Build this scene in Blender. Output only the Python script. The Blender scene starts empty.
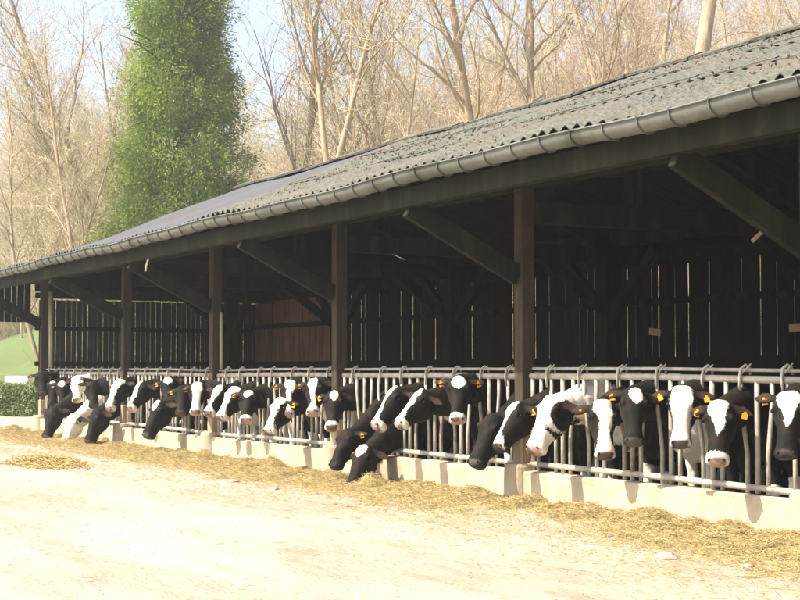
import bpy, bmesh, math, random
import numpy as np
from mathutils import Vector, Matrix
R = math.radians
random.seed(7); rng = np.random.default_rng(11)
S = bpy.context.scene
C = S.collection

# ------------------------------------------------------------------ camera
CAM = Vector((0.0, -8.91, 1.4))
F = 1500.0
cam_d = bpy.data.cameras.new('camera'); cam = bpy.data.objects.new('camera', cam_d); C.objects.link(cam)
cam.location = CAM
cam.rotation_euler = (R(90) + math.atan(70 / F), 0, math.atan2(.8799, .4752))
cam_d.sensor_width = 36; cam_d.lens = 36 * F / 800; cam_d.clip_start = .1; cam_d.clip_end = 5000
S.camera = cam
MR = cam.rotation_euler.to_matrix()
def at(px, py, Y):
    """point of the plane y = Y seen at photo pixel px, py"""
    d = MR @ Vector(((px - 400) / F, (300 - py) / F, -1))
    return CAM + d * ((Y - CAM.y) / d.y)
def far(px, Z):
    """ground position in the direction of photo column px at distance Z"""
    d = MR @ Vector(((px - 400) / F, -70 / F, -1)); return Vector((CAM.x + d.x * Z, CAM.y + d.y * Z))

# ------------------------------------------------------------------ materials
def mat(name, c1, c2=None, scale=4, rough=.85, bump=.0, bscale=40, c3=None, s3=1.2, metal=0, stretch=None, detail=6, lo=.38, hi=.62, lo3=.5, hi3=.62, bdist=.02):
    m = bpy.data.materials.new(name); m.use_nodes = True
    nt = m.node_tree; N = nt.nodes; L = nt.links; b = N['Principled BSDF']
    b.inputs['Roughness'].default_value = rough; b.inputs['Metallic'].default_value = metal
    b.inputs['Specular IOR Level'].default_value = .12
    b.inputs['Base Color'].default_value = (*c1, 1)
    tc = N.new('ShaderNodeTexCoord'); geo = N.new('ShaderNodeNewGeometry')
    vec = geo.outputs['Position']
    if stretch:
        mp = N.new('ShaderNodeMapping'); mp.inputs['Scale'].default_value = stretch
        L.new(vec, mp.inputs['Vector']); vec = mp.outputs['Vector']
    def noise(sc, det=detail):
        n = N.new('ShaderNodeTexNoise'); n.inputs['Scale'].default_value = sc; n.inputs['Detail'].default_value = det
        n.inputs['Roughness'].default_value = .65
        L.new(vec, n.inputs['Vector']); return n.outputs['Fac']
    def ramp(f, a, z):
        r = N.new('ShaderNodeMapRange'); r.inputs['From Min'].default_value = a; r.inputs['From Max'].default_value = z
        L.new(f, r.inputs['Value']); return r.outputs['Result']
    def mix(f, a, bb):
        x = N.new('ShaderNodeMix'); x.data_type = 'RGBA'; L.new(f, x.inputs[0])
        for k, v in ((6, a), (7, bb)):
            if isinstance(v, tuple): x.inputs[k].default_value = (*v, 1)
            else: L.new(v, x.inputs[k])
        return x.outputs[2]
    col = None
    if c2: col = mix(ramp(noise(scale), lo, hi), c1, c2)
    if c3: col = mix(ramp(noise(s3), lo3, hi3), col, c3)
    if col: L.new(col, b.inputs['Base Color'])
    if bump:
        bn = N.new('ShaderNodeBump'); bn.inputs['Strength'].default_value = bump; bn.inputs['Distance'].default_value = bdist
        L.new(noise(bscale, 5), bn.inputs['Height']); L.new(bn.outputs['Normal'], b.inputs['Normal'])
    m['x'] = 1
    return m

M = {}
M['yard'] = mat('dry_dusty_earth', (.33, .275, .21), (.235, .19, .14), 2.4, .95, .8, 20, (.375, .335, .28), .5, lo3=.42, hi3=.62, detail=12, stretch=(.42, 1.3, 1), lo=.44, hi=.68)
M['terrain'] = mat('woodland_floor', (.20, .17, .085), (.25, .205, .11), .3, .95, .4, 3, (.09, .09, .04), .06)
M['field'] = mat('pasture_grass', (.085, .125, .038), (.12, .15, .055), .9, .95, .3, 6, (.09, .12, .035), .03)
M['concrete'] = mat('cast_concrete', (.45, .385, .28), (.36, .30, .215), 3, .9, .35, 25, (.27, .22, .16), 2.2, lo3=.58, hi3=.72)
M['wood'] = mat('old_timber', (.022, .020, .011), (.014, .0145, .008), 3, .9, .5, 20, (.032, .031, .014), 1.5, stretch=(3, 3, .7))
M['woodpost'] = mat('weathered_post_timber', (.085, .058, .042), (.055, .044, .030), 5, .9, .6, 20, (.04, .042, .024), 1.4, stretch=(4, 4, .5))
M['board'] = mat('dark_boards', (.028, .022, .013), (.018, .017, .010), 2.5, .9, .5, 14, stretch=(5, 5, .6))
M['redboard'] = mat('reddish_boards', (.36, .20, .12), (.22, .12, .075), 3, .9, .5, 14, (.13, .12, .06), 1.5, stretch=(6, 6, .5))
M['slat'] = mat('grey_slats', (.075, .07, .066), (.05, .048, .046), 3, .9, .4, 14, stretch=(5, 5, .6))
M['moss'] = mat('mossy_fibre_cement', (.15, .148, .132), (.095, .098, .078), 16, .95, .6, 26, (.155, .118, .09), 2.2, lo=.42, hi=.58, lo3=.52, hi3=.66, stretch=(.6, 1.6, 1), detail=9, bdist=.04)
M['sheet'] = mat('grey_fibre_cement', (.098, .103, .118), (.085, .087, .093), 1.5, .85, .25, 30, (.105, .095, .088), .9)
M['zinc'] = mat('aged_zinc', (.19, .20, .18), (.145, .155, .14), 2.5, .5, .15, 12, (.105, .11, .085), 1.2, metal=.35)
M['galv'] = mat('galvanised_pipe', (.46, .43, .37), (.32, .30, .26), 7, .6, .2, 60, (.22, .17, .12), 3, metal=.08, lo3=.6, hi3=.7)
M['feed'] = mat('silage_feed', (.48, .385, .19), (.26, .20, .09), 22, .95, 1.0, 45, (.44, .34, .16), 5, bdist=.05)
M['straw'] = mat('straw_blades', (.56, .43, .19), (.36, .26, .11), 6, .8)
M['strawdk'] = mat('silage_blades', (.50, .40, .20), (.31, .24, .11), 9, .85)
M['stone'] = mat('pale_stone', (.42, .38, .32), (.32, .28, .23), 8, .9, .5, 30)
M['bark'] = mat('pale_bark', (.46, .36, .25), (.30, .23, .155), 3, .9, .8, 9, (.24, .23, .12), 1.0, lo3=.55, hi3=.7, stretch=(2, 2, .6))
M['twig'] = mat('pinkish_twigs', (.56, .43, .33), (.50, .41, .27), .6, .85)
M['twigy'] = mat('yellow_twigs', (.55, .49, .30), (.48, .42, .24), .6, .85)
M['fleck'] = mat('catkins', (.48, .29, .20), (.46, .35, .2), .8, .85)
M['brush'] = mat('undergrowth_twigs', (.54, .47, .25), (.52, .42, .28), .25, .9, c3=(.26, .29, .10), s3=.12)
M['conifer'] = mat('conifer_leaves', (.23, .31, .05), (.11, .18, .035), 1.4, .75, c3=(.33, .40, .08), s3=.7, lo=.42, hi=.58, lo3=.5, hi3=.62)
M['hedge'] = mat('hedge_leaves', (.13, .20, .06), (.34, .38, .20), 6, .6, lo=.45, hi=.6)
M['plaster'] = mat('white_paint', (.75, .75, .72), (.62, .62, .6), 3, .8)
M['eye'] = mat('cow_eye', (.012, .009, .007), rough=.12)
M['tag'] = mat('ear_tag_plastic', (.72, .32, .02), (.72, .36, .04), 9, .45)
M['cord'] = mat('cord', (.6, .52, .35), (.5, .44, .3), 9, .8)
M['under'] = mat('dusty_shade_underside', (.035, .03, .024), (.022, .02, .017), 3, .95)  # dusty underside, coloured darker still to keep the interior in shade
M['dung'] = mat('barn_litter', (.16, .115, .06), (.09, .065, .035), 4, .95, .8, 20)
M['nostril'] = mat('nostril_skin', (.03, .018, .015), rough=.5)

for k_ in ('conifer', 'hedge'):          # thin leaves let light through
    nt_ = M[k_].node_tree; b_ = nt_.nodes['Principled BSDF']; tr_ = nt_.nodes.new('ShaderNodeBsdfTranslucent'); mx_ = nt_.nodes.new('ShaderNodeMixShader'); mx_.inputs[0].default_value = .30
    nt_.links.new(b_.inputs['Base Color'].links[0].from_socket, tr_.inputs['Color'])
    nt_.links.new(b_.outputs[0], mx_.inputs[1]); nt_.links.new(tr_.outputs[0], mx_.inputs[2]); nt_.links.new(mx_.outputs[0], nt_.nodes['Material Output'].inputs['Surface'])
def cow_mat(name, nose):
    m = bpy.data.materials.new(name); m.use_nodes = True
    nt = m.node_tree; N = nt.nodes; L = nt.links; b = N['Principled BSDF']
    b.inputs['Roughness'].default_value = .72; b.inputs['Specular IOR Level'].default_value = .10
    try:
        b.inputs['Sheen Weight'].default_value = .02; b.inputs['Sheen Roughness'].default_value = .4
    except Exception: pass
    tc = N.new('ShaderNodeTexCoord')
    def attr(n):
        a = N.new('ShaderNodeAttribute'); a.attribute_name = n; return a.outputs['Fac']
    n = N.new('ShaderNodeTexNoise'); n.inputs['Scale'].default_value = 45; n.inputs['Detail'].default_value = 3
    L.new(tc.outputs['Object'], n.inputs['Vector'])
    n2 = N.new('ShaderNodeTexNoise'); n2.inputs['Scale'].default_value = 7; n2.inputs['Detail'].default_value = 3
    L.new(tc.outputs['Object'], n2.inputs['Vector'])
    def math_(op, a, c):
        x = N.new('ShaderNodeMath'); x.operation = op
        for k, v in enumerate((a, c)):
            if isinstance(v, (int, float)): x.inputs[k].default_value = v
            else: L.new(v, x.inputs[k])
        return x.outputs[0]
    def step(v, lo, hi):
        r = N.new('ShaderNodeMapRange'); r.inputs['From Min'].default_value = lo; r.inputs['From Max'].default_value = hi
        L.new(v, r.inputs['Value']); return r.outputs['Result']
    def mix(f, a, bb):
        x = N.new('ShaderNodeMix'); x.data_type = 'RGBA'; L.new(f, x.inputs[0])
        for k, v in ((6, a), (7, bb)):
            if isinstance(v, tuple): x.inputs[k].default_value = (*v, 1)
            else: L.new(v, x.inputs[k])
        return x.outputs[2]
    w = math_('ADD', attr('white'), math_('MULTIPLY', math_('SUBTRACT', n.outputs['Fac'], .5), .035))
    black = mix(step(n2.outputs['Fac'], .4, .65), (.0085, .0083, .0075), (.020, .0145, .011))
    white = mix(step(n2.outputs['Fac'], .45, .75), (.78, .74, .66), (.62, .54, .43))
    c = mix(step(w, -.006, .006), black, white)
    c = mix(step(attr('inner'), -.01, .01), c, (.040, .022, .016))
    c = mix(step(attr('nose'), -.01, .012), c, mix(step(n2.outputs['Fac'], .47, .55), nose, (nose[0] * .35, nose[1] * .38, nose[2] * .4)))
    L.new(c, b.inputs['Base Color'])
    bn = N.new('ShaderNodeBump'); bn.inputs['Strength'].default_value = .35; bn.inputs['Distance'].default_value = .01
    L.new(n.outputs['Fac'], bn.inputs['Height']); L.new(bn.outputs['Normal'], b.inputs['Normal'])
    return m
M['cow_pink'] = cow_mat('cow_hide_pink_nose', (.42, .30, .26))
M['cow_dark'] = cow_mat('cow_hide_dark_nose', (.10, .085, .08))

# ------------------------------------------------------------------ mesh helpers
class MB:
    def __init__(s): s.v = []; s.f = []; s.n = 0
    def add(s, v, f):
        s.v.append(np.asarray(v, float)); n = s.n
        s.f.extend([tuple(i + n for i in q) for q in f]); s.n += len(v)
    def box(s, c, d, rot=None):
        c = Vector(c); v = []
        for x in (-.5, .5):
            for y in (-.5, .5):
                for z in (-.5, .5):
                    p = Vector((x * d[0], y * d[1], z * d[2]))
                    if rot is not None: p = rot @ p
                    v.append(tuple(c + p))
        s.add(v, [(0, 1, 3, 2), (4, 6, 7, 5), (0, 4, 5, 1), (2, 3, 7, 6), (0, 2, 6, 4), (1, 5, 7, 3)])
    def beam(s, a, b, w, h, up=(0, 0, 1)):
        a = Vector(a); b = Vector(b); d = b - a; L_ = d.length; d.normalize()
        side = d.cross(Vector(up)).normalized(); u = side.cross(d)
        m = Matrix((side, d, u)).transposed()
        s.box((a + b) / 2, (w, L_, h), m)
    def tube(s, pts, rad, n=8, cap=True):
        pts = [Vector(p) for p in pts]
        if not hasattr(rad, '__len__'): rad = [rad] * len(pts)
        v = []; f = []; ref = None
        for i, p in enumerate(pts):
            t = (pts[min(i + 1, len(pts) - 1)] - pts[max(i - 1, 0)]).normalized()
            if ref is None:
                ref = t.cross(Vector((0, 0, 1)) if abs(t.z) < .9 else Vector((1, 0, 0))).normalized()
            ref = (ref - t * ref.dot(t)).normalized(); o = t.cross(ref)
            for k in range(n):
                a = 2 * math.pi * k / n
                v.append(tuple(p + (ref * math.cos(a) + o * math.sin(a)) * rad[i]))
        for i in range(len(pts) - 1):
            for k in range(n):
                k2 = (k + 1) % n
                f.append((i * n + k, i * n + k2, (i + 1) * n + k2, (i + 1) * n + k))
        if cap:
            f.append(tuple(range(n - 1, -1, -1))); q = (len(pts) - 1) * n; f.append(tuple(range(q, q + n)))
        s.add(v, f)
    def mesh(s, name, smooth=False):
        me = bpy.data.meshes.new(name)
        me.from_pydata(np.concatenate(s.v).tolist(), [], s.f); me.update()
        if smooth: me.polygons.foreach_set('use_smooth', [True] * len(me.polygons))
        return me
    def build(s, name, m, parent=None, smooth=False, bevel=0, origin=None):
        me = s.mesh(name, smooth)
        return link(name, me, m, parent, bevel)
def link(name, me, m, parent=None, bevel=0):
    if m is not None:
        me.materials.clear(); me.materials.append(m if not isinstance(m, str) else M[m])
    o = bpy.data.objects.new(name, me); C.objects.link(o)
    if parent is not None:
        o.parent = parent; o.matrix_parent_inverse = Matrix.Translation(-parent.location)
    if bevel:
        b = o.modifiers.new('bevel', 'BEVEL'); b.width = bevel; b.segments = 1; b.limit_method = 'ANGLE'
    return o
def tag(o, label, cat, group=None, kind=None):
    if label: o['label'] = label
    if cat: o['category'] = cat
    if group: o['group'] = group
    if kind: o['kind'] = kind
    return o
def empty(name, loc, label, cat, group=None):
    o = bpy.data.objects.new(name, None); C.objects.link(o); o.location = loc; o.empty_display_size = .2
    return tag(o, label, cat, group)
def fastmesh(name, v, quads):
    """v (n,3) array, quads (m,4) array"""
    me = bpy.data.meshes.new(name); v = np.asarray(v, np.float32); q = np.asarray(quads, np.int32)
    me.vertices.add(len(v)); me.vertices.foreach_set('co', v.ravel())
    me.loops.add(q.size); me.loops.foreach_set('vertex_index', q.ravel())
    me.polygons.add(len(q)); me.polygons.foreach_set('loop_start', np.arange(len(q), dtype=np.int32) * 4)
    me.update(calc_edges=True); me.validate(); return me
def sticks(P, D, r, n=3, taper=.4):
    """many straight tapered prisms: base points P, vectors D, radius r"""
    P = np.asarray(P, float); D = np.asarray(D, float); r = np.broadcast_to(np.asarray(r, float), (len(P),))
    T = D / (np.linalg.norm(D, axis=1, keepdims=True) + 1e-9)
    ref = np.where(np.abs(T[:, 2:3]) < .9, [[0, 0, 1.]], [[1., 0, 0]])
    a = np.cross(T, ref); a /= np.linalg.norm(a, axis=1, keepdims=True); b = np.cross(T, a)
    V = []
    for e, k in ((0, 1.), (1, taper)):
        for j in range(n):
            an = 2 * math.pi * j / n
            V.append(P + D * e + (a * math.cos(an) + b * math.sin(an)) * (r * k)[:, None])
    V = np.stack(V, 1).reshape(-1, 3)
    q = np.array([(j, (j + 1) % n, n + (j + 1) % n, n + j) for j in range(n)])
    Q = (np.arange(len(P))[:, None, None] * 2 * n + q[None]).reshape(-1, 4)
    return V, Q
def cards(Cn, U, W):
    """quads with centres Cn, half vectors U and W (leaf sized faces)"""
    V = np.stack([Cn - U * 1.0, Cn + W * .8, Cn + U, Cn - W * .8], 1).reshape(-1, 3)
    return V, np.arange(len(V)).reshape(-1, 4)
def unit(n):
    v = rng.normal(size=(n, 3)); return v / np.linalg.norm(v, axis=1, keepdims=True)
def waves(P, seed, freq, k=7):
    r = np.random.default_rng(seed); o = np.zeros(len(P))
    for i in range(k):
        d = r.normal(size=P.shape[1]) * freq; o += np.sin(P @ d + r.uniform(0, 6.3)) / k ** .5
    return o

# ------------------------------------------------------------------ world, sun
W = bpy.data.worlds.new('World'); S.world = W; W.use_nodes = True
nt = W.node_tree; sky = nt.nodes.new('ShaderNodeTexSky'); sky.sky_type = 'NISHITA'; sky.sun_disc = False
EL = 50; AZ = 10      # azimuth: degrees from the shed's front normal (-Y) towards -X
sd = Vector((-math.sin(R(AZ)) * math.cos(R(EL)), -math.cos(R(AZ)) * math.cos(R(EL)), math.sin(R(EL))))
sky.sun_elevation = R(EL); sky.sun_rotation = math.atan2(sd.x, sd.y)
sky.air_density = 1.0; sky.dust_density = 4.0; sky.ozone_density = 1.0
bg = nt.nodes['Background']; bg.inputs['Strength'].default_value = .14
nt.links.new(sky.outputs['Color'], bg.inputs['Color'])
sl = bpy.data.lights.new('sun', 'SUN'); sl.energy = 4.6; sl.angle = R(.5); sl.color = (1, .92, .76)
so = bpy.data.objects.new('sun', sl); C.objects.link(so); so.rotation_euler = sd.to_track_quat('Z', 'Y').to_euler()
S.view_settings.view_transform = 'Standard'; S.view_settings.look = 'None'
S.view_settings.exposure = 1.3; S.view_settings.gamma = 1
S.render.engine = 'CYCLES'
S.cycles.max_bounces = 6; S.cycles.diffuse_bounces = 3

# ------------------------------------------------------------------ terrain
def hill(x, y):
    yr = y - CAM.y
    a = np.clip(yr - 27, 0, None) * .36
    b = np.clip(-x - 170, 0, None) * .20
    f = np.clip(-x - 60, 0, None) * .022
    h = a + b + f
    h = 62 * (1 - np.exp(-h / 62))
    h = h + np.clip(h / 8, 0, 1) * (waves(np.stack([x, y], -1).reshape(-1, 2), 5, .045).reshape(x.shape) * 1.6)
    return h - .02
def hz(x, y): return float(hill(np.array([x]), np.array([y]))[0])
def lin(segs):
    o = []
    for a, b, n in segs: o += list(np.linspace(a, b, n, endpoint=False))
    return np.array(o + [segs[-1][1]])
gx = lin([(-1800, -500, 14), (-500, -60, 60), (-60, 30, 12), (30, 900, 14)])
gy = lin([(-900, -40, 12), (-40, 15, 8), (15, 160, 40), (160, 1500, 20)])
X, Y = np.meshgrid(gx, gy); Z = hill(X, Y)
nx, ny = len(gx), len(gy)
idx = np.arange(nx * ny).reshape(ny, nx)
q = np.stack([idx[:-1, :-1], idx[:-1, 1:], idx[1:, 1:], idx[1:, :-1]], -1).reshape(-1, 4)
me = fastmesh('wooded_hill', np.stack([X, Y, Z], -1).reshape(-1, 3), q)
me.polygons.foreach_set('use_smooth', [True] * len(me.polygons))
t = link('hill_terrain', me, 'terrain'); t['kind'] = 'structure'
def patch(name, xs, ys, m, dz):
    X, Y = np.meshgrid(xs, ys); Z = hill(X, Y) + dz
    idx = np.arange(X.size).reshape(X.shape)
    q = np.stack([idx[:-1, :-1], idx[:-1, 1:], idx[1:, 1:], idx[1:, :-1]], -1).reshape(-1, 4)
    o = link(name, fastmesh(name, np.stack([X, Y, Z], -1).reshape(-1, 3), q), m); o['kind'] = 'structure'; return o
patch('pasture', np.linspace(-136, -48, 56), np.linspace(-60, 34, 40), 'field', .10)
# yard, gently uneven
xs = np.linspace(-52, 8, 240); ys = np.linspace(-22, 8, 120)
X, Y = np.meshgrid(xs, ys)
Zy = .012 + .012 * waves(np.stack([X, Y], -1).reshape(-1, 2), 9, 1.1).reshape(X.shape) * (Y < -.6)
idx = np.arange(X.size).reshape(X.shape)
q = np.stack([idx[:-1, :-1], idx[:-1, 1:], idx[1:, 1:], idx[1:, :-1]], -1).reshape(-1, 4)
me = fastmesh('yard', np.stack([X, Y, Zy], -1).reshape(-1, 3), q); me.polygons.foreach_set('use_smooth', [True] * len(me.polygons))
link('yard_ground', me, 'yard')['kind'] = 'structure'
b = MB(); b.box((-20, 3.0, .06), (30, 5.4, .06)); b.build('barn_floor', 'dung')['kind'] = 'structure'

# ------------------------------------------------------------------ the barn
XE = -34.4          # far gable
PX = [-9.2, -13.71, -18.2, -22.7, -27.2, -33.4]
PX = [at(813, 371, 0).x] + [at(p, 371, 0).x for p in (523, 338, 214, 125)] + [at(43, 371, 0).x]
XR = -3.0
barn = empty('open_fronted_barn', (-20, 0, 0), 'long open fronted timber cattle shed with corrugated roof and zinc gutter', 'barn')
EY, EZ = -1.55, 3.47        # eave edge of the roof
RY, RZ = 1.5, 4.73          # ridge
BY, BZ = 5.95, 3.15         # back eave
def sag(x): return .018 * math.sin(x * .9) + .012 * math.sin(x * 2.3 + 1)
def corr(x0, x1, prof, name, m, per=.177, amp=.024):
    n = int((x1 - x0) / per * 8); xs = np.linspace(x0, x1, n + 1)
    v = []; 
    rows = []
    for k in range(len(prof) - 1):
        (ya, za), (yb, zb) = prof[k], prof[k + 1]
        st = 6 if k == 0 else 4
        rows += [(ya + (yb - ya) * i / st, za + (zb - za) * i / st) for i in range(st)]
    rows.append(prof[-1])
    V = []
    for (y, z) in rows:
        jit = .012 * np.sin(xs * 1.7 + y * 3)
        edge = (y == rows[0][0])
        yy = np.full_like(xs, y) + (np.floor(xs / .92) * 7.31 % 1 - .5) * (.05 if edge else 0)
        zz = z + amp * np.cos(xs * 2 * math.pi / per) + np.array([sag(a) for a in xs]) + jit
        V.append(np.stack([xs, yy, zz], -1))
    V = np.concatenate(V); nr = len(rows); nc = len(xs)
    V2 = V.copy(); V2[:, 2] -= .018
    idx = np.arange(nr * nc).reshape(nr, nc)
    q = np.stack([idx[:-1, :-1], idx[:-1, 1:], idx[1:, 1:], idx[1:, :-1]], -1).reshape(-1, 4)
    off = nr * nc
    e = np.stack([idx[0, 1:], idx[0, :-1], idx[0, :-1] + off, idx[0, 1:] + off], -1)
    e2 = np.stack([idx[1:, 0], idx[:-1, 0], idx[:-1, 0] + off, idx[1:, 0] + off], -1)
    e3 = np.stack([idx[:-1, -1], idx[1:, -1], idx[1:, -1] + off, idx[:-1, -1] + off], -1)
    Q = np.concatenate([q, q[:, ::-1] + off, e, e2, e3])
    me = fastmesh(name, np.concatenate([V, V2]), Q); me.polygons.foreach_set('use_smooth', [True] * len(me.polygons))
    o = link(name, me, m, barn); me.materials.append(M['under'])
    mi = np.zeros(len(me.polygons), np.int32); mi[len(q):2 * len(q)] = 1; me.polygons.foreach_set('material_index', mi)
    return o
X1, X2 = -25.3, -18.9
o = corr(X2, XR, [(EY, EZ), (RY, RZ)], 'roof_sheeting', 'moss'); o['label'] = 'mossy weathered corrugated roof sheeting'
o = corr(X1, X2 - .01, [(EY, EZ), (RY, RZ - .02)], 'roof_sheeting', 'sheet'); o['label'] = 'smooth grey corrugated roof sheeting'
corr(X1, XR, [(RY + .01, RZ), (BY, BZ)], 'roof_sheeting', 'sheet')
corr(XE - .6, X1 - .01, [(EY, EZ), (RY, EZ + .55)], 'roof_sheeting', 'sheet')
corr(XE - .6, X1 - .01, [(RY + .01, EZ + .55), (BY, BZ)], 'roof_sheeting', 'sheet')
# sheet laps on the mossy slope: thin overlapping rows
for k in (.34, .67):
    b = MB()
    y = EY + (RY - EY) * k; z = EZ + (RZ - EZ) * k + .035
    xx = X2 + .1
    while xx < XR - 1:
        w = random.uniform(.8, 1.0)
        b.box((xx + w / 2, y, z + sag(xx) + random.uniform(-.004, .006)), (w - .02, .05, .012), Matrix.Rotation(.405, 3, 'X'))
        xx += w
    b.build('sheet_lap', 'moss', barn)
# ridge capping in short lengths
b = MB(); xx = X1
while xx < XR:
    w = random.uniform(.9, 1.15); dz = random.uniform(-.012, .014)
    b.beam((xx, RY - .1, RZ + .0 + dz + sag(xx)), (xx + w - .03, RY - .1, RZ + .0 + dz + sag(xx + w)), .22, .03, up=(0, -.4, 1))
    b.beam((xx, RY + .1, RZ + .0 + dz + sag(xx)), (xx + w - .03, RY + .1, RZ + .0 + dz + sag(xx + w)), .22, .03, up=(0, .4, 1))
    xx += w
b.build('ridge_capping', 'moss', barn)
# moss tufts and debris lying on the slope
n = 2600
u = rng.uniform(0, 1, n) ** .8; x = rng.uniform(X2, XR, n)
keep = waves(np.stack([x, u * 6], -1), 3, 1.4) > -.1
x, u = x[keep], u[keep]; n = len(x)
P = np.stack([x, EY + .05 + (RY - EY - .1) * u, EZ + .045 + (RZ - EZ) * (.05 / 3 + u * .97)], -1)
A = unit(n) * rng.uniform(.008, .022, (n, 1)); B = np.cross(A, unit(n)); B = B / (np.linalg.norm(B, axis=1, keepdims=True) + 1e-6) * rng.uniform(.006, .018, (n, 1))
v, q = cards(P, A, B); link('moss_tuft', fastmesh('moss', v, q), mat('roof_moss', (.085, .09, .045), (.13, .10, .065), 6, lo=.48, hi=.55), barn)['kind'] = 'stuff'
# gable infill above the lower roof
b = MB(); b.add([(X1 - .02, EY + .1, EZ - .02), (X1 - .02, BY, BZ - .02), (X1 - .02, RY, RZ - .05), (X1 + .02, EY + .1, EZ - .02), (X1 + .02, BY, BZ - .02), (X1 + .02, RY, RZ - .05)],
      [(0, 2, 1), (3, 4, 5), (0, 1, 4, 3), (1, 2, 5, 4), (2, 0, 3, 5)])
b.build('gable_boards', 'board', barn)

# gutter: half round channel with a rolled lip, and its brackets
def gutter():
    prof = []
    r = .100
    for k in range(0, 13):
        a = math.pi + math.pi * k / 12; prof.append((r * math.cos(a), r * math.sin(a)))
    prof = [(-r - .018, .006), (-r - .016, .02), (-r, .018)] + prof + [(r, .012)]
    ring = prof + [(p[0] * .93, p[1] * .93 + .002) for p in prof[::-1]]
    xs = np.linspace(XE - .55, XR + .1, 90); n = len(ring); v = []; f = []
    for x in xs:
        for (y, z) in ring: v.append((x, EY - .05 + y, EZ - .08 + sag(x) * .7 + z))
    for i in range(len(xs) - 1):
        for k in range(n):
            k2 = (k + 1) % n; f.append((i * n + k, i * n + k2, (i + 1) * n + k2, (i + 1) * n + k))
    f.append(tuple(range(n))); f.append(tuple(range(len(v) - n, len(v)))[::-1])
    b = MB(); b.add(v, f); return b.build('gutter', 'zinc', barn, smooth=True)
gut = gutter()
xx = XE - .3; k = 0
def bracket_mesh():
    b = MB(); pts = []
    for k in range(13):
        a = math.pi + math.pi * k / 12; pts.append((0, .106 * math.cos(a), .106 * math.sin(a)))
    pts = [(0, -.115, .024)] + pts + [(0, .11, .06)]
    for i in range(len(pts) - 1):
        b.beam(pts[i], pts[i + 1], .022, .007, up=(1, 0, 0))
    return b.mesh('gutter_bracket')
bm_ = bracket_mesh(); bm_.materials.append(M['zinc'])
while xx < XR:
    o = bpy.data.objects.new('gutter_bracket', bm_); C.objects.link(o); o.parent = gut
    o.location = Vector((xx, EY - .05, EZ - .08 + sag(xx) * .7)) - Vector((0, 0, 0))
    o.matrix_parent_inverse = Matrix.Identity(4)
    xx += .46 if k % 7 else .40
    k += 1
gut_children = [c for c in bpy.data.objects if c.parent == gut]

# posts with concrete footings
for i, x in enumerate(PX):
    w = .165
    b = MB(); b.box((x, .02, (.34 + 3.9) / 2), (w, w, 3.9 - .34)); p = b.build('post', 'woodpost', barn, bevel=.012)
    b = MB(); b.tube([(x + random.uniform(-.01, .01), -.05, -.05), (x, -.05, .2), (x, -.05, .36), (x, -.05, .39), (x, -.05, .40)], [.185, .17, .165, .155, .13], 28)
    b.build('concrete_footing', 'concrete', barn, smooth=False)
    b = MB(); b.box((x, .02, .56), (w + .022, w + .022, .36)); b.build('pale_post_foot', mat('pale_foot_timber', (.42, .33, .22), (.30, .23, .15), 6, .9, .5, 20, stretch=(4, 4, .5)), barn, bevel=.012)  # paler, slightly wider foot of the post
    # outward brace carrying the overhang
    b = MB(); b.beam((x, .0, 2.30), (x, -1.40, 3.16), .10, .25, up=(1, 0, 0)) if False else b.beam((x, -.06, 2.42), (x, -1.42, 3.10), .085, .22)
    b.build('brace', 'wood', barn, bevel=.008)
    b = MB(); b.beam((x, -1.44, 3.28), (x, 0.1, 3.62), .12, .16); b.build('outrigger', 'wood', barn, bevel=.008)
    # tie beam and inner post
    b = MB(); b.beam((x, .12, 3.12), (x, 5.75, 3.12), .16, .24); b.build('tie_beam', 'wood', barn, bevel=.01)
    b = MB(); b.box((x, 4.5, 1.7), (.28, .28, 3.4)); b.build('inner_post', 'wood', barn, bevel=.012)
    for s in (-1, 1):
        b = MB(); b.beam((x + s * .1, 4.5, 2.25), (x + s * 1.15, 4.5, 3.12), .12, .15); b.build('knee_brace', 'wood', barn)
    b = MB(); b.beam((x, 4.4, 2.3), (x, 3.3, 3.08), .12, .15); b.build('knee_brace', 'wood', barn)
    if x > X1:
        b = MB(); b.beam((x, .1, 3.2), (x, 1.5, 4.6), .13, .17); b.beam((x, 1.5, 4.6), (x, 4.5, 3.2), .13, .17); b.build('principal_rafter', 'wood', barn)
        b = MB(); b.box((x, 1.5, 3.9), (.15, .15, 1.4)); b.build('king_post', 'wood', barn)
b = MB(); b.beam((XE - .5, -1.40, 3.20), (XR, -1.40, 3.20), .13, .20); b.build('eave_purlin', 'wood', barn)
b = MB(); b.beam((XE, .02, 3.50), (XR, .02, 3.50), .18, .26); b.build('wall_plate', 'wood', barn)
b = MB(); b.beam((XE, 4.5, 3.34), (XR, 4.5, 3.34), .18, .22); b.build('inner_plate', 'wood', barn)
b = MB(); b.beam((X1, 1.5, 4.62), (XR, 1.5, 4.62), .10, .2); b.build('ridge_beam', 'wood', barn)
for (y, z) in ((.75, 4.30), (3.0, 4.02)):
    b = MB(); b.beam((X1, y, z), (XR, y, z), .10, .14); b.build('purlin', 'wood', barn)
xx = XE - .2
while xx < XR:
    b = MB()
    top = (RY, RZ - .10) if xx > X1 else (RY, EZ + .45)
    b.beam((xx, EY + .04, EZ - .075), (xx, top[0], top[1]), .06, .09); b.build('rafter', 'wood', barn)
    xx += .88 + random.uniform(-.05, .05)
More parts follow.
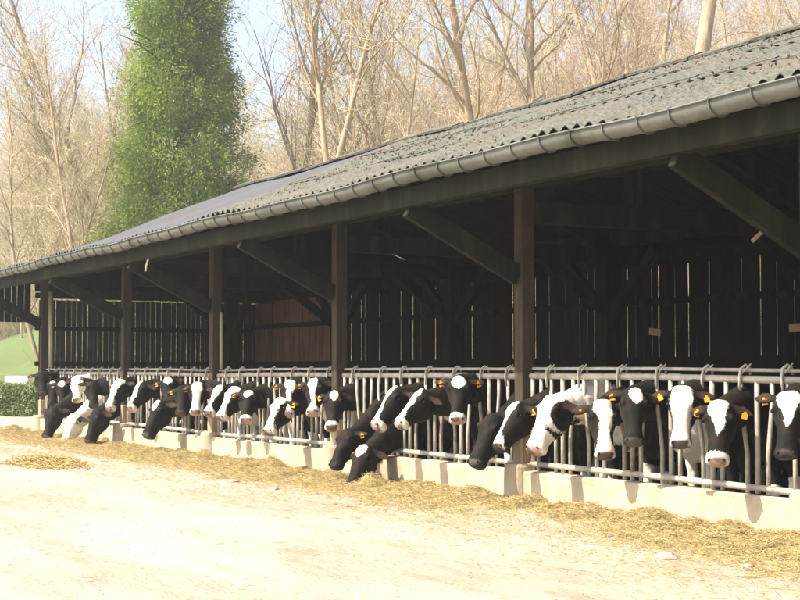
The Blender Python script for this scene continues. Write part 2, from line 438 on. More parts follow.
# fascia under the sheets
# back wall: vertical boards with open joints
def boards(name, p0, p1, z0, z1, m, wmin, wmax, gap, thick=.022, wob=.01, top=None):
    p0 = Vector(p0); p1 = Vector(p1); d = p1 - p0; L_ = d.length; d.normalize(); nn = Vector((-d.y, d.x))
    b = MB(); s = 0; ang = math.atan2(d.y, d.x)
    while s < L_:
        w = random.uniform(wmin, wmax); g = gap()
        c = p0 + d * (s + w / 2) + nn * random.uniform(-.006, .006)
        zt = z1 + random.uniform(-wob, wob)
        if top: zt = top(s + w / 2)
        zb = z0 + random.uniform(-wob, wob)
        rot = Matrix.Rotation(ang, 3, 'Z') @ Matrix.Rotation(random.uniform(-.004, .004), 3, 'Y')
        b.box((c.x, c.y, (zb + zt) / 2), (w, thick, zt - zb), rot); s += w + g
    return b.build(name, m, barn)
ln_gap = lambda: random.choice([.002, .002, .005, .012, .017, .021, .024])
XM = at(331, 300, 5.6).x
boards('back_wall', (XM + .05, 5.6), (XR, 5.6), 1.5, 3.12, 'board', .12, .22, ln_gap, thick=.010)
o = boards('back_wall', (XE, 5.6), (XM - .03, 5.6), 1.55, 3.2, 'redboard', .12, .18, lambda: random.choice([.002, .004])); o['label'] = 'reddish brown board section of the back wall'
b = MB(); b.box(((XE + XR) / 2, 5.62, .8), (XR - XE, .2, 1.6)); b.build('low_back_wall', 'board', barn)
b = MB(); b.beam((XE, 5.48, 3.14), (XR, 5.48, 3.14), .12, .16); b.build('back_plate', 'wood', barn)
b = MB(); b.beam((XE, 5.53, 2.45), (XR, 5.53, 2.45), .07, .1); b.build('rail_beam', 'wood', barn)
b = MB(); b.box(((XE + XR) / 2, 5.75, 3.2), (XR - XE, .03, .35)); b.build('eave_closing_board', 'board', barn)
# far gable: slats
o = boards('end_wall', (XE, .2), (XE, 5.55), .5, 3.02, 'slat', .10, .125, lambda: random.uniform(.006, .022), wob=.004); o['label'] = 'far end wall of grey vertical slats with light between'
b = MB(); b.beam((XE + .06, .1, 2.35), (XE + .06, 5.5, 2.35), .07, .10); b.beam((XE + .06, .1, 1.55), (XE + .06, 5.5, 1.55), .07, .10); b.beam((XE + .06, .1, 3.12), (XE + .06, 5.5, 3.12), .09, .12); b.build('slat_rail', 'wood', barn)
boards('end_gable', (XE - .02, .1), (XE - .02, 5.6), 3.2, 3.9, 'board', .12, .16, lambda: .002, top=lambda s: (3.45 + s * .26) if s < 1.4 else (3.98 - (s - 1.4) * .185))
o = boards('end_gable', (XE - .3, -1.42), (XE - .3, .0), 2.5, 3.4, 'board', .12, .16, lambda: .012, top=lambda s: 3.42); o['label'] = 'short hanging boards closing the end of the overhang'
# little pale boards coloured as patches of sunlight under the roof, and wood scraps
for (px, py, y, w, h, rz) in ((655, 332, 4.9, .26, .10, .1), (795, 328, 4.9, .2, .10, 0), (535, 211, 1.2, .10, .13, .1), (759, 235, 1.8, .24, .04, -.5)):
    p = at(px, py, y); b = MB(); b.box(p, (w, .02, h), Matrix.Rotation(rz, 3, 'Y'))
    b.build('sun_patch_board', mat('pale_sunlit_wood', (.6, .46, .32), (.45, .34, .22), 6), barn)
for (px, y0, y1, Y_, r) in ((51, 292, 367, -.08, .05), (221.5, 312, 369, .05, .03)):
    a = at(px, y0, Y_); c = at(px, y1, Y_); b = MB(); b.tube([(a.x, Y_, a.z), (c.x, Y_, c.z)], r, 10)
    b.build('pole', mat('mossy_pole', (.33, .36, .19), (.42, .38, .28), 5), barn, smooth=True)
a = at(149, 247, -1.42); b = MB(); b.tube([a, a + Vector((-.03, .01, -.14)), a + Vector((-.13, .0, -.30)), a + Vector((-.15, 0, -.36))], .017, 6); b.build('hanging_cord', 'cord', barn)

# ------------------------------------------------------------------ low wall
wall = empty('low_concrete_wall', (-20, 0, 0), 'low cream concrete kerb wall under the metal feed barrier', 'wall')
b = MB(); xs = lin([(XE, XR, 90)]); v = []; f = []
for i, x in enumerate(xs):
    j = .008 * math.sin(x * 3) + .006 * math.sin(x * 7.7)
    for (y, z) in ((-.10 + j, -.05), (-.10 + j, .305 + j * .7), (-.085 + j, .322 + j), (.08, .322 - j), (.10, .30), (.10, -.05)): v.append((x, y, z))
for i in range(len(xs) - 1):
    for k in range(5): f.append((i * 6 + k, (i + 1) * 6 + k, (i + 1) * 6 + k + 1, i * 6 + k + 1))
f.append(tuple(range(6))); f.append(tuple(range(len(v) - 6, len(v)))[::-1])
b.add(v, f); b.build('wall_body', 'concrete', wall)

# ------------------------------------------------------------------ feed barrier, one per bay
PL = .632
bays = []
edges = sorted([XR - .2] + PX + [])
edges = sorted(PX) + [XR]
blabels = ['farthest bay of grey tubular feed barrier beside the corner post', 'second farthest bay of tubular feed barrier behind the small distant cows',
           'tubular feed barrier bay between the third and fourth visible wooden posts from the right', 'tubular feed barrier bay between the nearest visible post and the next one',
           'nearest full bay of tubular feed barrier at the right side of the photo', 'end bay of tubular feed barrier running past the right edge']
places = []
def bar_mesh(dxt, dxb, r=.021):
    b = MB(); b.tube([(dxb, 0, .33), (dxb, 0, .66), (dxt, 0, 1.12), (dxt, 0, 1.33)], r, 8); return b.mesh('bar', True)
bar_kinds = [bar_mesh(0, 0, .024), bar_mesh(.03, -.03), bar_mesh(-.05, .03)]
def hook_mesh():
    b = MB(); b.tube([(0, -.045, 1.22), (.0, -.055, 1.33), (0.01, -.05, 1.41), (.025, -.01, 1.445), (.03, .035, 1.42), (.03, .045, 1.36)], .0135, 7); b.tube([(.0, -.035, 1.36), (.12, -.03, 1.455)], .007, 5); return b.mesh('hook', True)
hk = hook_mesh()
for m_ in bar_kinds + [hk]: m_.materials.append(M['galv'])
for bi in range(len(edges) - 1):
    x0, x1 = edges[bi] + .12, edges[bi + 1] - .12
    L_ = x1 - x0; n = max(2, round(L_ / PL)); step = L_ / n
    t = empty('feed_barrier', ((x0 + x1) / 2, .03, .25), blabels[bi], 'feed barrier', 'feed barrier bays along the shed')
    for (nm, y, z, r) in (('upper_rail', .05, 1.405, .017), ('top_rail', .03, 1.325, .033), ('bottom_rail', .03, .385, .030)):
        b = MB(); b.tube([(x0, y, z + sag(x0) * .5), ((x0 + x1) / 2, y, z + .008), (x1, y, z + sag(x1) * .5)], r, 10); b.build(nm, 'galv', t, smooth=True)
    for k in range(n):
        xc = x0 + step * (k + .5); places.append(xc)
        for (dx, kind) in ((-step / 2, 0), (-.135, 1), (.135, 2)):
            if dx == -step / 2 and k == 0: dx += .03
            o = bpy.data.objects.new('bar', bar_kinds[kind]); C.objects.link(o); o.parent = t
            o.matrix_parent_inverse = Matrix.Translation(-t.location); o.location = (xc + dx, .03, 0)
        o = bpy.data.objects.new('hook', hk); C.objects.link(o); o.parent = t
        o.matrix_parent_inverse = Matrix.Translation(-t.location); o.location = (xc + .135 + random.uniform(-.02, .02), .03, 0)
        o.rotation_euler = (0, random.uniform(-.06, .06), 0); 

# ------------------------------------------------------------------ cows
def ring_loft(b, secs, n=18, power=2.3):
    """secs: list of (centre, side vec, up vec, half width, half height)"""
    v = []; f = []
    for (c, s, u, w, h) in secs:
        for k in range(n):
            a = 2 * math.pi * k / n; ca, sa = math.cos(a), math.sin(a)
            e = 2 / power
            x = math.copysign(abs(ca) ** e, ca); z = math.copysign(abs(sa) ** e, sa)
            v.append(tuple(c + s * (w * x) + u * (h * z)))
    for i in range(len(secs) - 1):
        for k in range(n):
            k2 = (k + 1) % n; f.append((i * n + k, i * n + k2, (i + 1) * n + k2, (i + 1) * n + k))
    f.append(tuple(range(n - 1, -1, -1))); q = (len(secs) - 1) * n; f.append(tuple(range(q, q + n)))
    b.add(v, f)
HL = .60
HEAD = [(-.07, .045, -.035, -.085), (-.02, .078, .012, -.15), (.06, .092, .028, -.20), (.16, .108, .034, -.230), (.27, .117, .034, -.250), (.36, .105, .028, -.250), (.46, .088, .02, -.235),
        (.58, .073, .014, -.195), (.70, .068, .012, -.165), (.80, .070, .008, -.152), (.88, .080, .008, -.15), (.95, .084, -.004, -.144), (.99, .070, -.025, -.126), (1.015, .040, -.048, -.098)]
def bez(p0, p1, p2, p3, t):
    return p0 * (1 - t) ** 3 + p1 * 3 * t * (1 - t) ** 2 + p2 * 3 * t * t * (1 - t) + p3 * t ** 3
def sphere_mesh(name, r, m):
    bm = bmesh.new(); bmesh.ops.create_uvsphere(bm, u_segments=10, v_segments=8, radius=r)
    me = bpy.data.meshes.new(name); bm.to_mesh(me); bm.free(); me.materials.append(M[m]); me.polygons.foreach_set('use_smooth', [True] * len(me.polygons)); return me
EYE = sphere_mesh('eye', .021, 'eye')
def tag_mesh():
    b = MB(); b.box((0, 0, -.035), (.058, .007, .058)); b.box((0, 0, 0.0), (.026, .009, .03)); return b.mesh('ear_tag')
TAG = tag_mesh(); TAG.materials.append(M['tag'])
cow_n = 0
def make_cow(bx, P, Mz, style, nose, body_white, label, tags, seed):
    """bx: body x; P: poll; Mz: muzzle point"""
    rs = random.Random(seed)
    a = (Mz - P); hs = a.length / HL; a.normalize()
    up = Vector((0, 0, 1)); n = (up - a * up.dot(a)).normalized(); side = a.cross(n).normalized()
    roll = rs.uniform(-.13, .13); n = (n * math.cos(roll) + side * math.sin(roll)); side = a.cross(n).normalized()
    hw = hs * 1.33
    hc = lambda s, u, k: P + a * (s * HL * hs) + side * (u * hw) + n * (k * hw)
    B = MB(); EARS = []
    ring_loft(B, [(P + a * (s * HL * hs) + n * ((t_ + bt) / 2 * hw), side, n, w * hw, (t_ - bt) / 2 * hw) for (s, w, t_, bt) in HEAD], 18, 2.25)
    for s in (-1, 1):
        # brow and cheek, nostril wings
        ring_loft(B, [(hc(.20 + .1 * k, s * .088, .0), side, n, .02 * r * hw / 1, .024 * r * hw) for k, r in ((0, .3), (.35, 1), (.9, .9), (1.2, .3))], 8, 2)
        # ear: flattened leaf pointing outward, slightly back and drooping
        root = hc(.045, s * .078, -.055)
        ed = (side * s * 1.0 - a * .10 - n * rs.uniform(.1, .55) + Vector((0, 0, rs.uniform(-.45, .02)))).normalized()
        ew = (a * 1.0 + n * .1); ew = (ew - ed * ew.dot(ed)).normalized(); et = ed.cross(ew)
        L_ = .225 * hs; EARS.append((root, ed, L_))
        ring_loft(B, [(root + ed * L_ * q_, ew, et, w * hs * 1.15, t_ * hs) for (q_, w, t_) in ((0, .026, .024), (.2, .036, .02), (.45, .054, .014), (.7, .05, .012), (.9, .028, .011), (1.0, .010, .010))], 12, 2)
    # neck
    n0 = Vector((bx, .62, 1.08)); hcen = hc(.10, 0, -.115)
    chord = (hcen - n0).normalized()
    td = (chord * .6 + (n * .6 + a * .4).normalized() * .4).normalized()
    L_ = (hcen - n0).length
    p1 = n0 + Vector((0, -1, .12 if P.z > 1 else -.25)) * L_ * .38; p2 = hcen - td * L_ * .30
    secs = []
    K = 12
    for k in range(K + 1):
        t = k / K; c = bez(n0, p1, p2, hcen, t)
        tg = (bez(n0, p1, p2, hcen, min(1, t + .02)) - bez(n0, p1, p2, hcen, max(0, t - .02))).normalized()
        s_ = tg.cross(up).normalized(); s_ = s_.lerp(side if side.dot(s_) > 0 else -side, t ** 2).normalized()
        u_ = s_.cross(tg).normalized()
        w = .20 * (1 - t) ** 1.3 + .088 * hw * (1 - (1 - t) ** 1.3); h = .30 * (1 - t) ** 1.1 + .118 * hw * (1 - (1 - t) ** 1.1)
        secs.append((c, s_, u_, w, h))
    ring_loft(B, secs, 18, 2.1)
    # dewlap under the neck
    # trunk
    Xv = Vector((1, 0, 0)); Zv = Vector((0, 0, 1))
    TR = [(.30, .08, .92, .70), (.38, .17, 1.22, .58), (.52, .235, 1.33, .50), (.75, .27, 1.37, .50), (1.05, .30, 1.35, .50), (1.4, .33, 1.34, .49), (1.8, .335, 1.35, .55), (2.1, .29, 1.38, .66), (2.35, .25, 1.37, .80), (2.5, .18, 1.30, .95), (2.56, .08, 1.22, 1.05)]
    ring_loft(B, [(Vector((bx, y, (zt + zb) / 2)), Xv, Zv, w, (zt - zb) / 2) for (y, w, zt, zb) in TR], 18, 2.2)
    for s in (-1, 1):
        st = rs.uniform(-.06, .06)
        B.tube([(bx + s * .15, .62, .95), (bx + s * .15, .60 + st, .62), (bx + s * .145, .60 + st, .46), (bx + s * .145, .62 + st, .40), (bx + s * .14, .60 + st, .20), (bx + s * .14, .59 + st, .13), (bx + s * .14, .56 + st, .03)],
               [.14, .085, .06, .062, .042, .05, .065], 12)
        st = rs.uniform(-.1, .1)
        B.tube([(bx + s * .15, 2.25, 1.10), (bx + s * .17, 2.12, .80), (bx + s * .16, 2.30 + st * .5, .60), (bx + s * .15, 2.42 + st, .48), (bx + s * .145, 2.36 + st, .28), (bx + s * .145, 2.34 + st, .14), (bx + s * .145, 2.30 + st, .03)],
               [.20, .14, .085, .055, .042, .05, .065], 12)
    B.tube([(bx, 2.54, 1.27), (bx, 2.62, 1.15), (bx + .02, 2.64, .80), (bx + .03, 2.63, .5)], [.035, .022, .018, .035], 8)
    me = B.mesh('tmp'); to = bpy.data.objects.new('tmp', me); C.objects.link(to)
    r = to.modifiers.new('r', 'REMESH'); r.mode = 'VOXEL'; r.voxel_size = .0145
    sm = to.modifiers.new('s', 'SMOOTH'); sm.factor = .5; sm.iterations = 3
    dg = bpy.context.evaluated_depsgraph_get(); dg.update()
    me2 = bpy.data.meshes.new_from_object(to.evaluated_get(dg)); me2.name = 'cow_body'
    bpy.data.objects.remove(to); bpy.data.meshes.remove(me)
    nv = len(me2.vertices); co = np.empty(nv * 3, np.float32); me2.vertices.foreach_get('co', co); co = co.reshape(-1, 3).astype(float)
    me2.polygons.foreach_set('use_smooth', [True] * len(me2.polygons))
    nr0 = np.empty(nv * 3, np.float32); me2.vertices.foreach_get('normal', nr0); nr0 = nr0.reshape(-1, 3)
    fold = np.sin(co[:, 1] * 62 + co[:, 2] * 14 + waves(co, seed + 8, 5, 4) * 1.5) * np.clip(1 - np.abs(co[:, 1] - .05) / .4, 0, 1)
    co = co + nr0 * (waves(co, seed + 9, 16.0, 8) * .0042 + waves(co, seed + 10, 38.0, 8) * .0016 + fold * .0035)[:, None]
    me2.vertices.foreach_set('co', co.astype(np.float32).ravel()); me2.update()
    rel = co - np.array(P); A_, S_, N_ = np.array(a), np.array(side), np.array(n)
    s = rel @ A_ / (HL * hs); u = rel @ S_ / hw; k = rel @ N_ / hw
    ear = np.zeros(nv, bool)
    for (er, ee, eL) in EARS:
        q_ = co - np.array(er); tt = np.clip(q_ @ np.array(ee), 0.02, eL); dd_ = np.linalg.norm(q_ - tt[:, None] * np.array(ee), axis=1)
        ear |= (dd_ < .075) & (q_ @ np.array(ee) > .015)
    onhead = (s > -.06) & (s < 1.1) & (np.abs(u) < .14) & (k > -.3)
    wob = waves(np.stack([s * 7, u * 20], -1), seed, 1.3, 5) * .013
    def prof(pts): return np.interp(s, [p[0] for p in pts], [p[1] for p in pts])
    front = (k + .075)          # only the front of the face
    w = np.full(nv, -1.0)
    PR = {'wide': [(-.06, .04), (0, .07), (.15, .078), (.35, .058), (.6, .052), (.85, .07), (1, .08)],
          'full': [(-.06, .06), (.0, .09), (.2, .10), (.4, .085), (.7, .09), (1, .1)],
          'stripe': [(-.04, .0), (.02, .03), (.2, .036), (.5, .030), (.8, .036), (.9, .07), (1, .08)],
          'triangle': [(-.05, .03), (.02, .078), (.12, .082), (.3, .052), (.5, .022), (.62, -.01), (.75, -.03)],
          'star': [(-.03, -.01), (.03, .045), (.12, .062), (.2, .052), (.3, .01), (.36, -.03)],
          'long': [(-.05, .01), (.02, .05), (.15, .06), (.3, .04), (.5, .022), (.7, .022), (.85, .05), (1, .07)],
          'none': [(0, -.1), (1, -.1)]}
    if style in PR:
        w = np.minimum(prof(PR[style]) - np.abs(u + wob), front)
    elif style == 'spotted':
        w = waves(co[:, :], seed, 9.0, 6) * .05 + .022
        w = np.maximum(w, np.minimum(prof(PR['wide']) - np.abs(u), front))
        w = np.maximum(w, (s - .62) * .5)
        eyep = .125 + wob * 2 - np.sqrt(((s - .24) * .5) ** 2 + (np.clip(np.abs(u), 0, 1) - .11) ** 2 + ((k + .10) * .9) ** 2)
        w = np.minimum(w, -eyep)
    elif style == 'white':
        w = waves(co, seed, 5.0, 6) * .05 + .07
    if nose in ('pinkwhite', 'white_tip'):
        w = np.maximum(w, np.minimum((s - .84) * .4, 1))
    w = np.where(ear, -.5, w)
    nosew = np.where(onhead, np.minimum((s - (.925 if nose != 'pinkwhite' else .93)) * .5, .065 - np.abs(u)), -1)
    nosew = np.where(k < -.13, -1, nosew)
    # body
    bw = waves(co, seed + 100, 2.6, 7) * .22 + body_white - .2
    bw += np.clip((.55 - co[:, 2]) * .9, 0, .4) * (co[:, 1] > .25)
    nk = np.linalg.norm(co - np.array(hcen), axis=1)
    if style in ('spotted', 'white'):
        bodyf = waves(co, seed + 3, 5.5, 6) * .06 + (-.002 if style == 'spotted' else .09)
        bodyf = np.where(co[:, 1] > .6, bw, bodyf)
    else:
        bodyf = np.where(nk < .30, -.3, bw - np.clip(.75 - nk, 0, 1) * .6)
    w = np.where(onhead | ear, w, bodyf)
    inner = np.where(ear & (np.abs(u) > .125) & (rel @ (A_ * .0 + N_) > -10), -1.0, -1.0)
    ci = np.abs(u) - .135
    inner = np.where(ear, np.minimum(np.minimum(ci, .27 - np.abs(u)), .5) * .5, -1)
    # only the face of the ear that looks forward
    nrm = np.empty(nv * 3, np.float32); me2.vertices.foreach_get('normal', nrm); nrm = nrm.reshape(-1, 3)
    inner = np.where(nrm @ N_ > .55, inner, -1)
    for nm, arr in (('white', w), ('nose', nosew), ('inner', inner)):
        at_ = me2.attributes.new(nm, 'FLOAT', 'POINT'); at_.data.foreach_set('value', arr.astype(np.float32))
    root = empty('cow', (bx, 1.2, 0.05), label, 'cow', 'cows with their heads through the feed barrier')
    body = link('body', me2, M['cow_dark'] if nose == 'dark' else M['cow_pink'], root)
    rot = Matrix((side, a, n)).transposed()
    for sgn in (-1, 1):
        o = bpy.data.objects.new('eye', EYE); C.objects.link(o); o.parent = root; o.matrix_parent_inverse = Matrix.Translation(-root.location)
        o.location = hc(.27, sgn * .104, -.035)
        b = MB(); 
        p = hc(.955, sgn * .042, -.018); b.tube([p - a * .012 + side * sgn * .006, p + side * sgn * .012 + n * .004, p + a * .012 + side * sgn * .02 - n * .01], [.006, .011, .005], 7)
        b.build('nostril', 'nostril', root, smooth=True)
        if (sgn < 0 and 'L' in tags) or (sgn > 0 and 'R' in tags):
            o = bpy.data.objects.new('ear_tag', TAG); C.objects.link(o); o.parent = root; o.matrix_parent_inverse = Matrix.Translation(-root.location)
            er, ed, _ = EARS[0 if sgn < 0 else 1]
            o.location = er + ed * .135 * hs + n * .022 + Vector((0, 0, -.012))
            fw = (n + side * sgn * .2); o.rotation_euler = (rs.uniform(-.2, .2), rs.uniform(-.35, .35), math.atan2(fw.y, fw.x) + math.pi / 2)
            o.scale = (.85, 1, .8)
    return root

# poll px,py,y ; muzzle px,py ; style ; nose ; body white ; tags (R = the side to the right of the picture) ; label
COWS = [
 (789, 389, -.38, 785, 455, 'triangle', 'dark', .0, 'LR', 'cow at the right edge of the photo with white triangle on forehead and black muzzle'),
 (720, 398, -.42, 716, 462, 'triangle', 'pinkwhite', .10, 'LR', 'cow with long white wedge down its face and white pink nose, second from right edge'),
 (682, 384, -.38, 679, 444, 'wide', 'dark', -.05, 'LR', 'cow with broad white blaze down to its dark nose, third from right edge'),
 (635, 385, -.36, 634, 442, 'star', 'dark', .12, 'R', 'black faced cow with ragged white star on forehead and dark grey nose'),
 (603, 398, -.40, 606, 456, 'wide', 'dark', .15, 'LR', 'cow facing the camera with a very wide white blaze, beside the spotted cow'),
 (553, 393, -.40, 529, 449, 'spotted', 'pinkwhite', .2, '', 'white and dark brown spotted cow in profile with white muzzle'),
 (518, 400, -.34, 494, 446, 'long', 'dark', -.1, 'L', 'black cow looking down beside the nearest post with white streak on forehead'),
 (494, 412, -.42, 470, 463, 'none', 'dark', -.1, '', 'plain black cow lowering its head left of the nearest post'),
 (459, 374, -.38, 457, 420, 'star', 'pinkwhite', .0, 'LR', 'black cow facing the camera with white forehead patch and pink nose, head held highest'),
 (425, 388, -.38, 395, 422, 'stripe', 'pinkwhite', -.1, 'R', 'black cow in profile with thin slanting white stripe, right one of the two striped heads'),
 (398, 385, -.40, 371, 425, 'stripe', 'pinkwhite', -.1, 'R', 'black cow in profile with white stripe down its face, above the feeding black cow'),
 (365, 443, -.50, 347, 488, 'star', 'dark', .1, 'R', 'black cow with its head lowest, muzzle in the feed in front of the wall'),
 (348, 427, -.46, 331, 465, 'none', 'dark', -.2, 'L', 'plain black cow stretching its head down below the striped cows'),
 (334, 389, -.36, 331, 427, 'star', 'pinkwhite', .0, 'R', 'black cow with heart shaped white forehead patch at the second post from right'),
 (314, 377, -.36, 312, 412, 'long', 'pinkwhite', .1, 'R', 'cow with tapering white blaze and pink nose just left of the heart faced cow'),
 (291, 379, -.36, 287, 414, 'long', 'pinkwhite', .1, 'R', 'cow with curved white blaze facing the camera, above its neighbour'),
 (281, 396, -.46, 265, 431, 'wide', 'pinkwhite', .2, 'L', 'cow with wholly white face turned in profile to the left, lower than its neighbours'),
 (249, 389, -.36, 246, 420, 'star', 'pinkwhite', .0, 'R', 'black cow with white forehead square and small white nose tip in mid row'),
 (235, 385, -.36, 217, 417, 'wide', 'pinkwhite', .1, 'R', 'cow with broad slanting white blaze, just right of the third post from right'),
 (221, 384, -.40, 206, 412, 'long', 'pinkwhite', .0, '', 'cow with white brow half hidden behind the broad blazed cow beside the third post'),
 (198, 381, -.36, 195, 412, 'wide', 'pinkwhite', .1, 'R', 'cow with broad white face just left of the third post from right'),
 (183, 384, -.32, 180, 412, 'none', 'dark', .1, 'R', 'black cow with bright ear tag behind the drooping black head'),
 (168, 376, -.34, 167, 404, 'star', 'dark', .0, 'LR', 'cow with white forehead held high above the drooping black head'),
 (160, 399, -.50, 143, 436, 'star', 'dark', .0, '', 'black cow drooping its head over the wall between the third and fourth posts'),
 (143, 380, -.38, 127, 408, 'stripe', 'pinkwhite', -.1, '', 'black cow in profile with white stripe just right of the fourth post'),
 (120, 378, -.38, 106, 408, 'wide', 'pinkwhite', -.1, '', 'cow in profile with white front of face just left of the fourth post'),
 (97, 407, -.55, 85, 443, 'none', 'dark', -.1, '', 'black cow feeding at ground level right of the white lowered head'),
 (93, 380, -.34, 95, 405, 'none', 'dark', -.1, 'L', 'black cow half hidden behind the feeding black cow near the far end'),
 (77, 375, -.40, 77, 400, 'white', 'pinkwhite', .2, 'L', 'white faced cow with grey spots looking at the camera near the far end'),
 (73, 413, -.55, 62, 444, 'white', 'pinkwhite', .4, '', 'white cow with its head down in the feed near the far corner'),
 (62, 380, -.34, 62, 404, 'star', 'dark', .3, '', 'cow with white cheek tucked between the far corner cows'),
 (53, 380, -.40, 53, 404, 'star', 'dark', .2, 'R', 'black cow with small white star second from the corner post'),
 (53, 406, -.55, 44, 438, 'none', 'dark', -.2, '', 'black cow feeding with its head down beside the corner post'),
 (41, 371, -.50, 44, 393, 'none', 'dark', -.2, 'LR', 'black cow farthest away, holding its head up in front of the corner post'),
]
cows = []
for c in COWS:
    c = list(c)
    if c[2] > -.45: c[2] += .09
    P = at(c[0], c[1], c[2])
    # the muzzle: where the line of sight comes HL from the poll, on the camera's side
    d = (at(c[3], c[4], c[2]) - CAM).normalized()
    rel = P - CAM; tca = rel.dot(d); perp = (rel - d * tca).length
    L_ = max(.58, perp / .93)
    if L_ > .70: L_ = .70
    h2 = L_ * L_ - perp * perp
    Mz = CAM + d * (tca - math.sqrt(max(h2, .01)))
    ax = (Mz - P).normalized(); P = P + ax * .035; Mz = P + ax * (L_ * .93)
    cows.append((P, Mz, c))
# each cow stands at a place of the barrier: order kept, nearest free places
order = sorted(range(len(cows)), key=lambda i: cows[i][0].x)
pl = sorted(places)
want = [cows[i][0].x + max(-.10, min(.35, -(cows[i][1] - cows[i][0]).x * .5)) for i in order]
n, m = len(order), len(pl); INF = 1e9
cost = [[INF] * (m + 1) for _ in range(n + 1)]; cost[0] = [0] * (m + 1); ch = [[0] * (m + 1) for _ in range(n + 1)]
for i in range(1, n + 1):
    for j in range(1, m + 1):
        a = cost[i][j - 1]; b_ = cost[i - 1][j - 1] + (want[i - 1] - pl[j - 1]) ** 2
        if b_ < a: cost[i][j] = b_; ch[i][j] = 1
        else: cost[i][j] = a
j = m; asg = {}
for i in range(n, 0, -1):
    while not ch[i][j]: j -= 1
    asg[order[i - 1]] = pl[j - 1]; j -= 1
for i, (P, Mz, c) in enumerate(cows):
    # camera-right side of a cow facing out is its own left: 'R' in the table is +x in the picture
    make_cow(asg[i], P, Mz, c[5], c[6], c[7], c[9], c[8], 40 + i)
    print('cow', i, 'body', round(asg[i], 2), 'want', round(want[order.index(i)], 2), 'P', [round(q, 2) for q in P], 'M', [round(q, 2) for q in Mz])

# ------------------------------------------------------------------ feed
def feed_h(x, y):
    t = np.clip((-y - .08) / 1.75, 0, 1)
    wdt = .85 + .15 * np.sin(x * 1.3) + .1 * np.sin(x * 3.1 + 1)
    t = np.clip(t / wdt, 0, 1)
    near = np.clip((x + 36) / 25, .25, 1)
    base = (.0 + .085 * np.exp(-((t - .28) / .2) ** 2)) * near * (1 - t) ** .5 * (t < 1) * (.75 + .25 * np.sin(x * 2.1 + y))
    lump = waves(np.stack([x, y], -1).reshape(-1, 2), 21, 7.0).reshape(x.shape) * .036 + waves(np.stack([x, y], -1).reshape(-1, 2), 23, 18.0).reshape(x.shape) * .026 + waves(np.stack([x, y], -1).reshape(-1, 2), 24, 2.6).reshape(x.shape) * .02
    return base + lump * (1 - t) ** .5 * (t < 1) - .03 * (t >= .98)
xs = np.linspace(XE - 1, XR - 2, 1500); ys = np.linspace(-.09, -2.1, 90)
X, Y = np.meshgrid(xs, ys); Z = feed_h(X, Y) + .012
idx = np.arange(X.size).reshape(X.shape); q = np.stack([idx[:-1, :-1], idx[:-1, 1:], idx[1:, 1:], idx[1:, :-1]], -1).reshape(-1, 4)
me = fastmesh('feed', np.stack([X, Y, Z], -1).reshape(-1, 3), q); me.polygons.foreach_set('use_smooth', [True] * len(me.polygons))
o = link('silage_feed', me, 'feed'); tag(o, 'yellow brown silage spilled along the foot of the low wall', 'feed', kind='stuff')
def scatter_blades(n, m, name, label, fy, lmin=.04, lmax=.14, r=.0025):
    x = rng.uniform(-35, -5, n); x = -5 - (rng.uniform(0, 1, n) ** 1.7) * 30
    y = fy(n, x); z = np.maximum(feed_h(x, y), 0) + .022
    D = unit(n); D[:, 2] = np.abs(D[:, 2]) * .35; D *= rng.uniform(lmin, lmax, (n, 1))
    v, q = sticks(np.stack([x, y, z], -1), D, r, 3, .7)
    o = link(name, fastmesh(name, v, q), m); tag(o, label, 'straw', kind='stuff')
scatter_blades(60000, 'strawdk', 'silage_stalks', 'short dry stalks lying all over the silage by the wall', lambda n, x: -.1 - rng.beta(1.1, 2.0, n) * 1.9, .03, .09, .0028)
scatter_blades(16000, 'straw', 'straw_litter', 'pale straw scattered over the silage and the dusty yard edge', lambda n, x: -.15 - rng.beta(1.2, 2.2, n) * 3.2, .04, .13, .002)
scatter_blades(3500, 'straw', 'stray_straw', 'stray straws blown thinly over the dusty yard', lambda n, x: -1.5 - rng.uniform(0, 6, n), .03, .1, .0018)
def pile(px, py, rx, ry, h, label, n=2600):
    p = at(px, py, 0); k = (CAM.z) / (CAM.z - p.z); p = CAM + (p - CAM) * k
    r = np.sqrt(rng.uniform(0, 1, n)); an = rng.uniform(0, 6.283, n)
    x = p.x + r * np.cos(an) * rx; y = p.y + r * np.sin(an) * ry; x += rng.normal(size=n) * rx * .15; y += rng.normal(size=n) * ry * .15; z = .02 + h * (1 - r ** 2) * rng.uniform(.2, 1, n)
    D = unit(n) * rng.uniform(.04, .13, (n, 1)); D[:, 2] *= .35
    v, q = sticks(np.stack([x, y, z], -1), D, .006, 3, .7)
    tag(link('straw_pile', fastmesh('pile', v, q), 'straw'), label, 'straw pile')
pile(47, 466, 1.1, .45, .14, 'small heap of straw lying alone on the yard at the left')
#pile(120, 566, .42, .14, .006, 'thin wisp of straw on the yard near the bottom left', 260)
def stone(px, py, s, label):
    p = at(px, py, 0); k = CAM.z / (CAM.z - p.z); p = CAM + (p - CAM) * k
    bm = bmesh.new(); bmesh.ops.create_icosphere(bm, subdivisions=2, radius=s)
    for v in bm.verts: v.co *= random.uniform(.8, 1.15); v.co.z *= .55
    me = bpy.data.meshes.new('stone'); bm.to_mesh(me); bm.free()
    o = link('stone', me, 'stone'); o.location = (p.x, p.y, s * .3); tag(o, label, 'stone', 'loose stones along the feed')
stone(235, 484, .07, 'pale stone at the edge of the feed, leftmost of the loose stones')
stone(274, 491, .06, 'pale flat stone right of the leftmost stone near the feed edge')
stone(667, 561, .085, 'grey brown lump lying in the loose feed at lower right')
stone(748, 570, .055, 'white stone in the feed near the bottom right corner')
stone(528, 540, .035, 'small pebble on the bare yard right of centre below the feed')
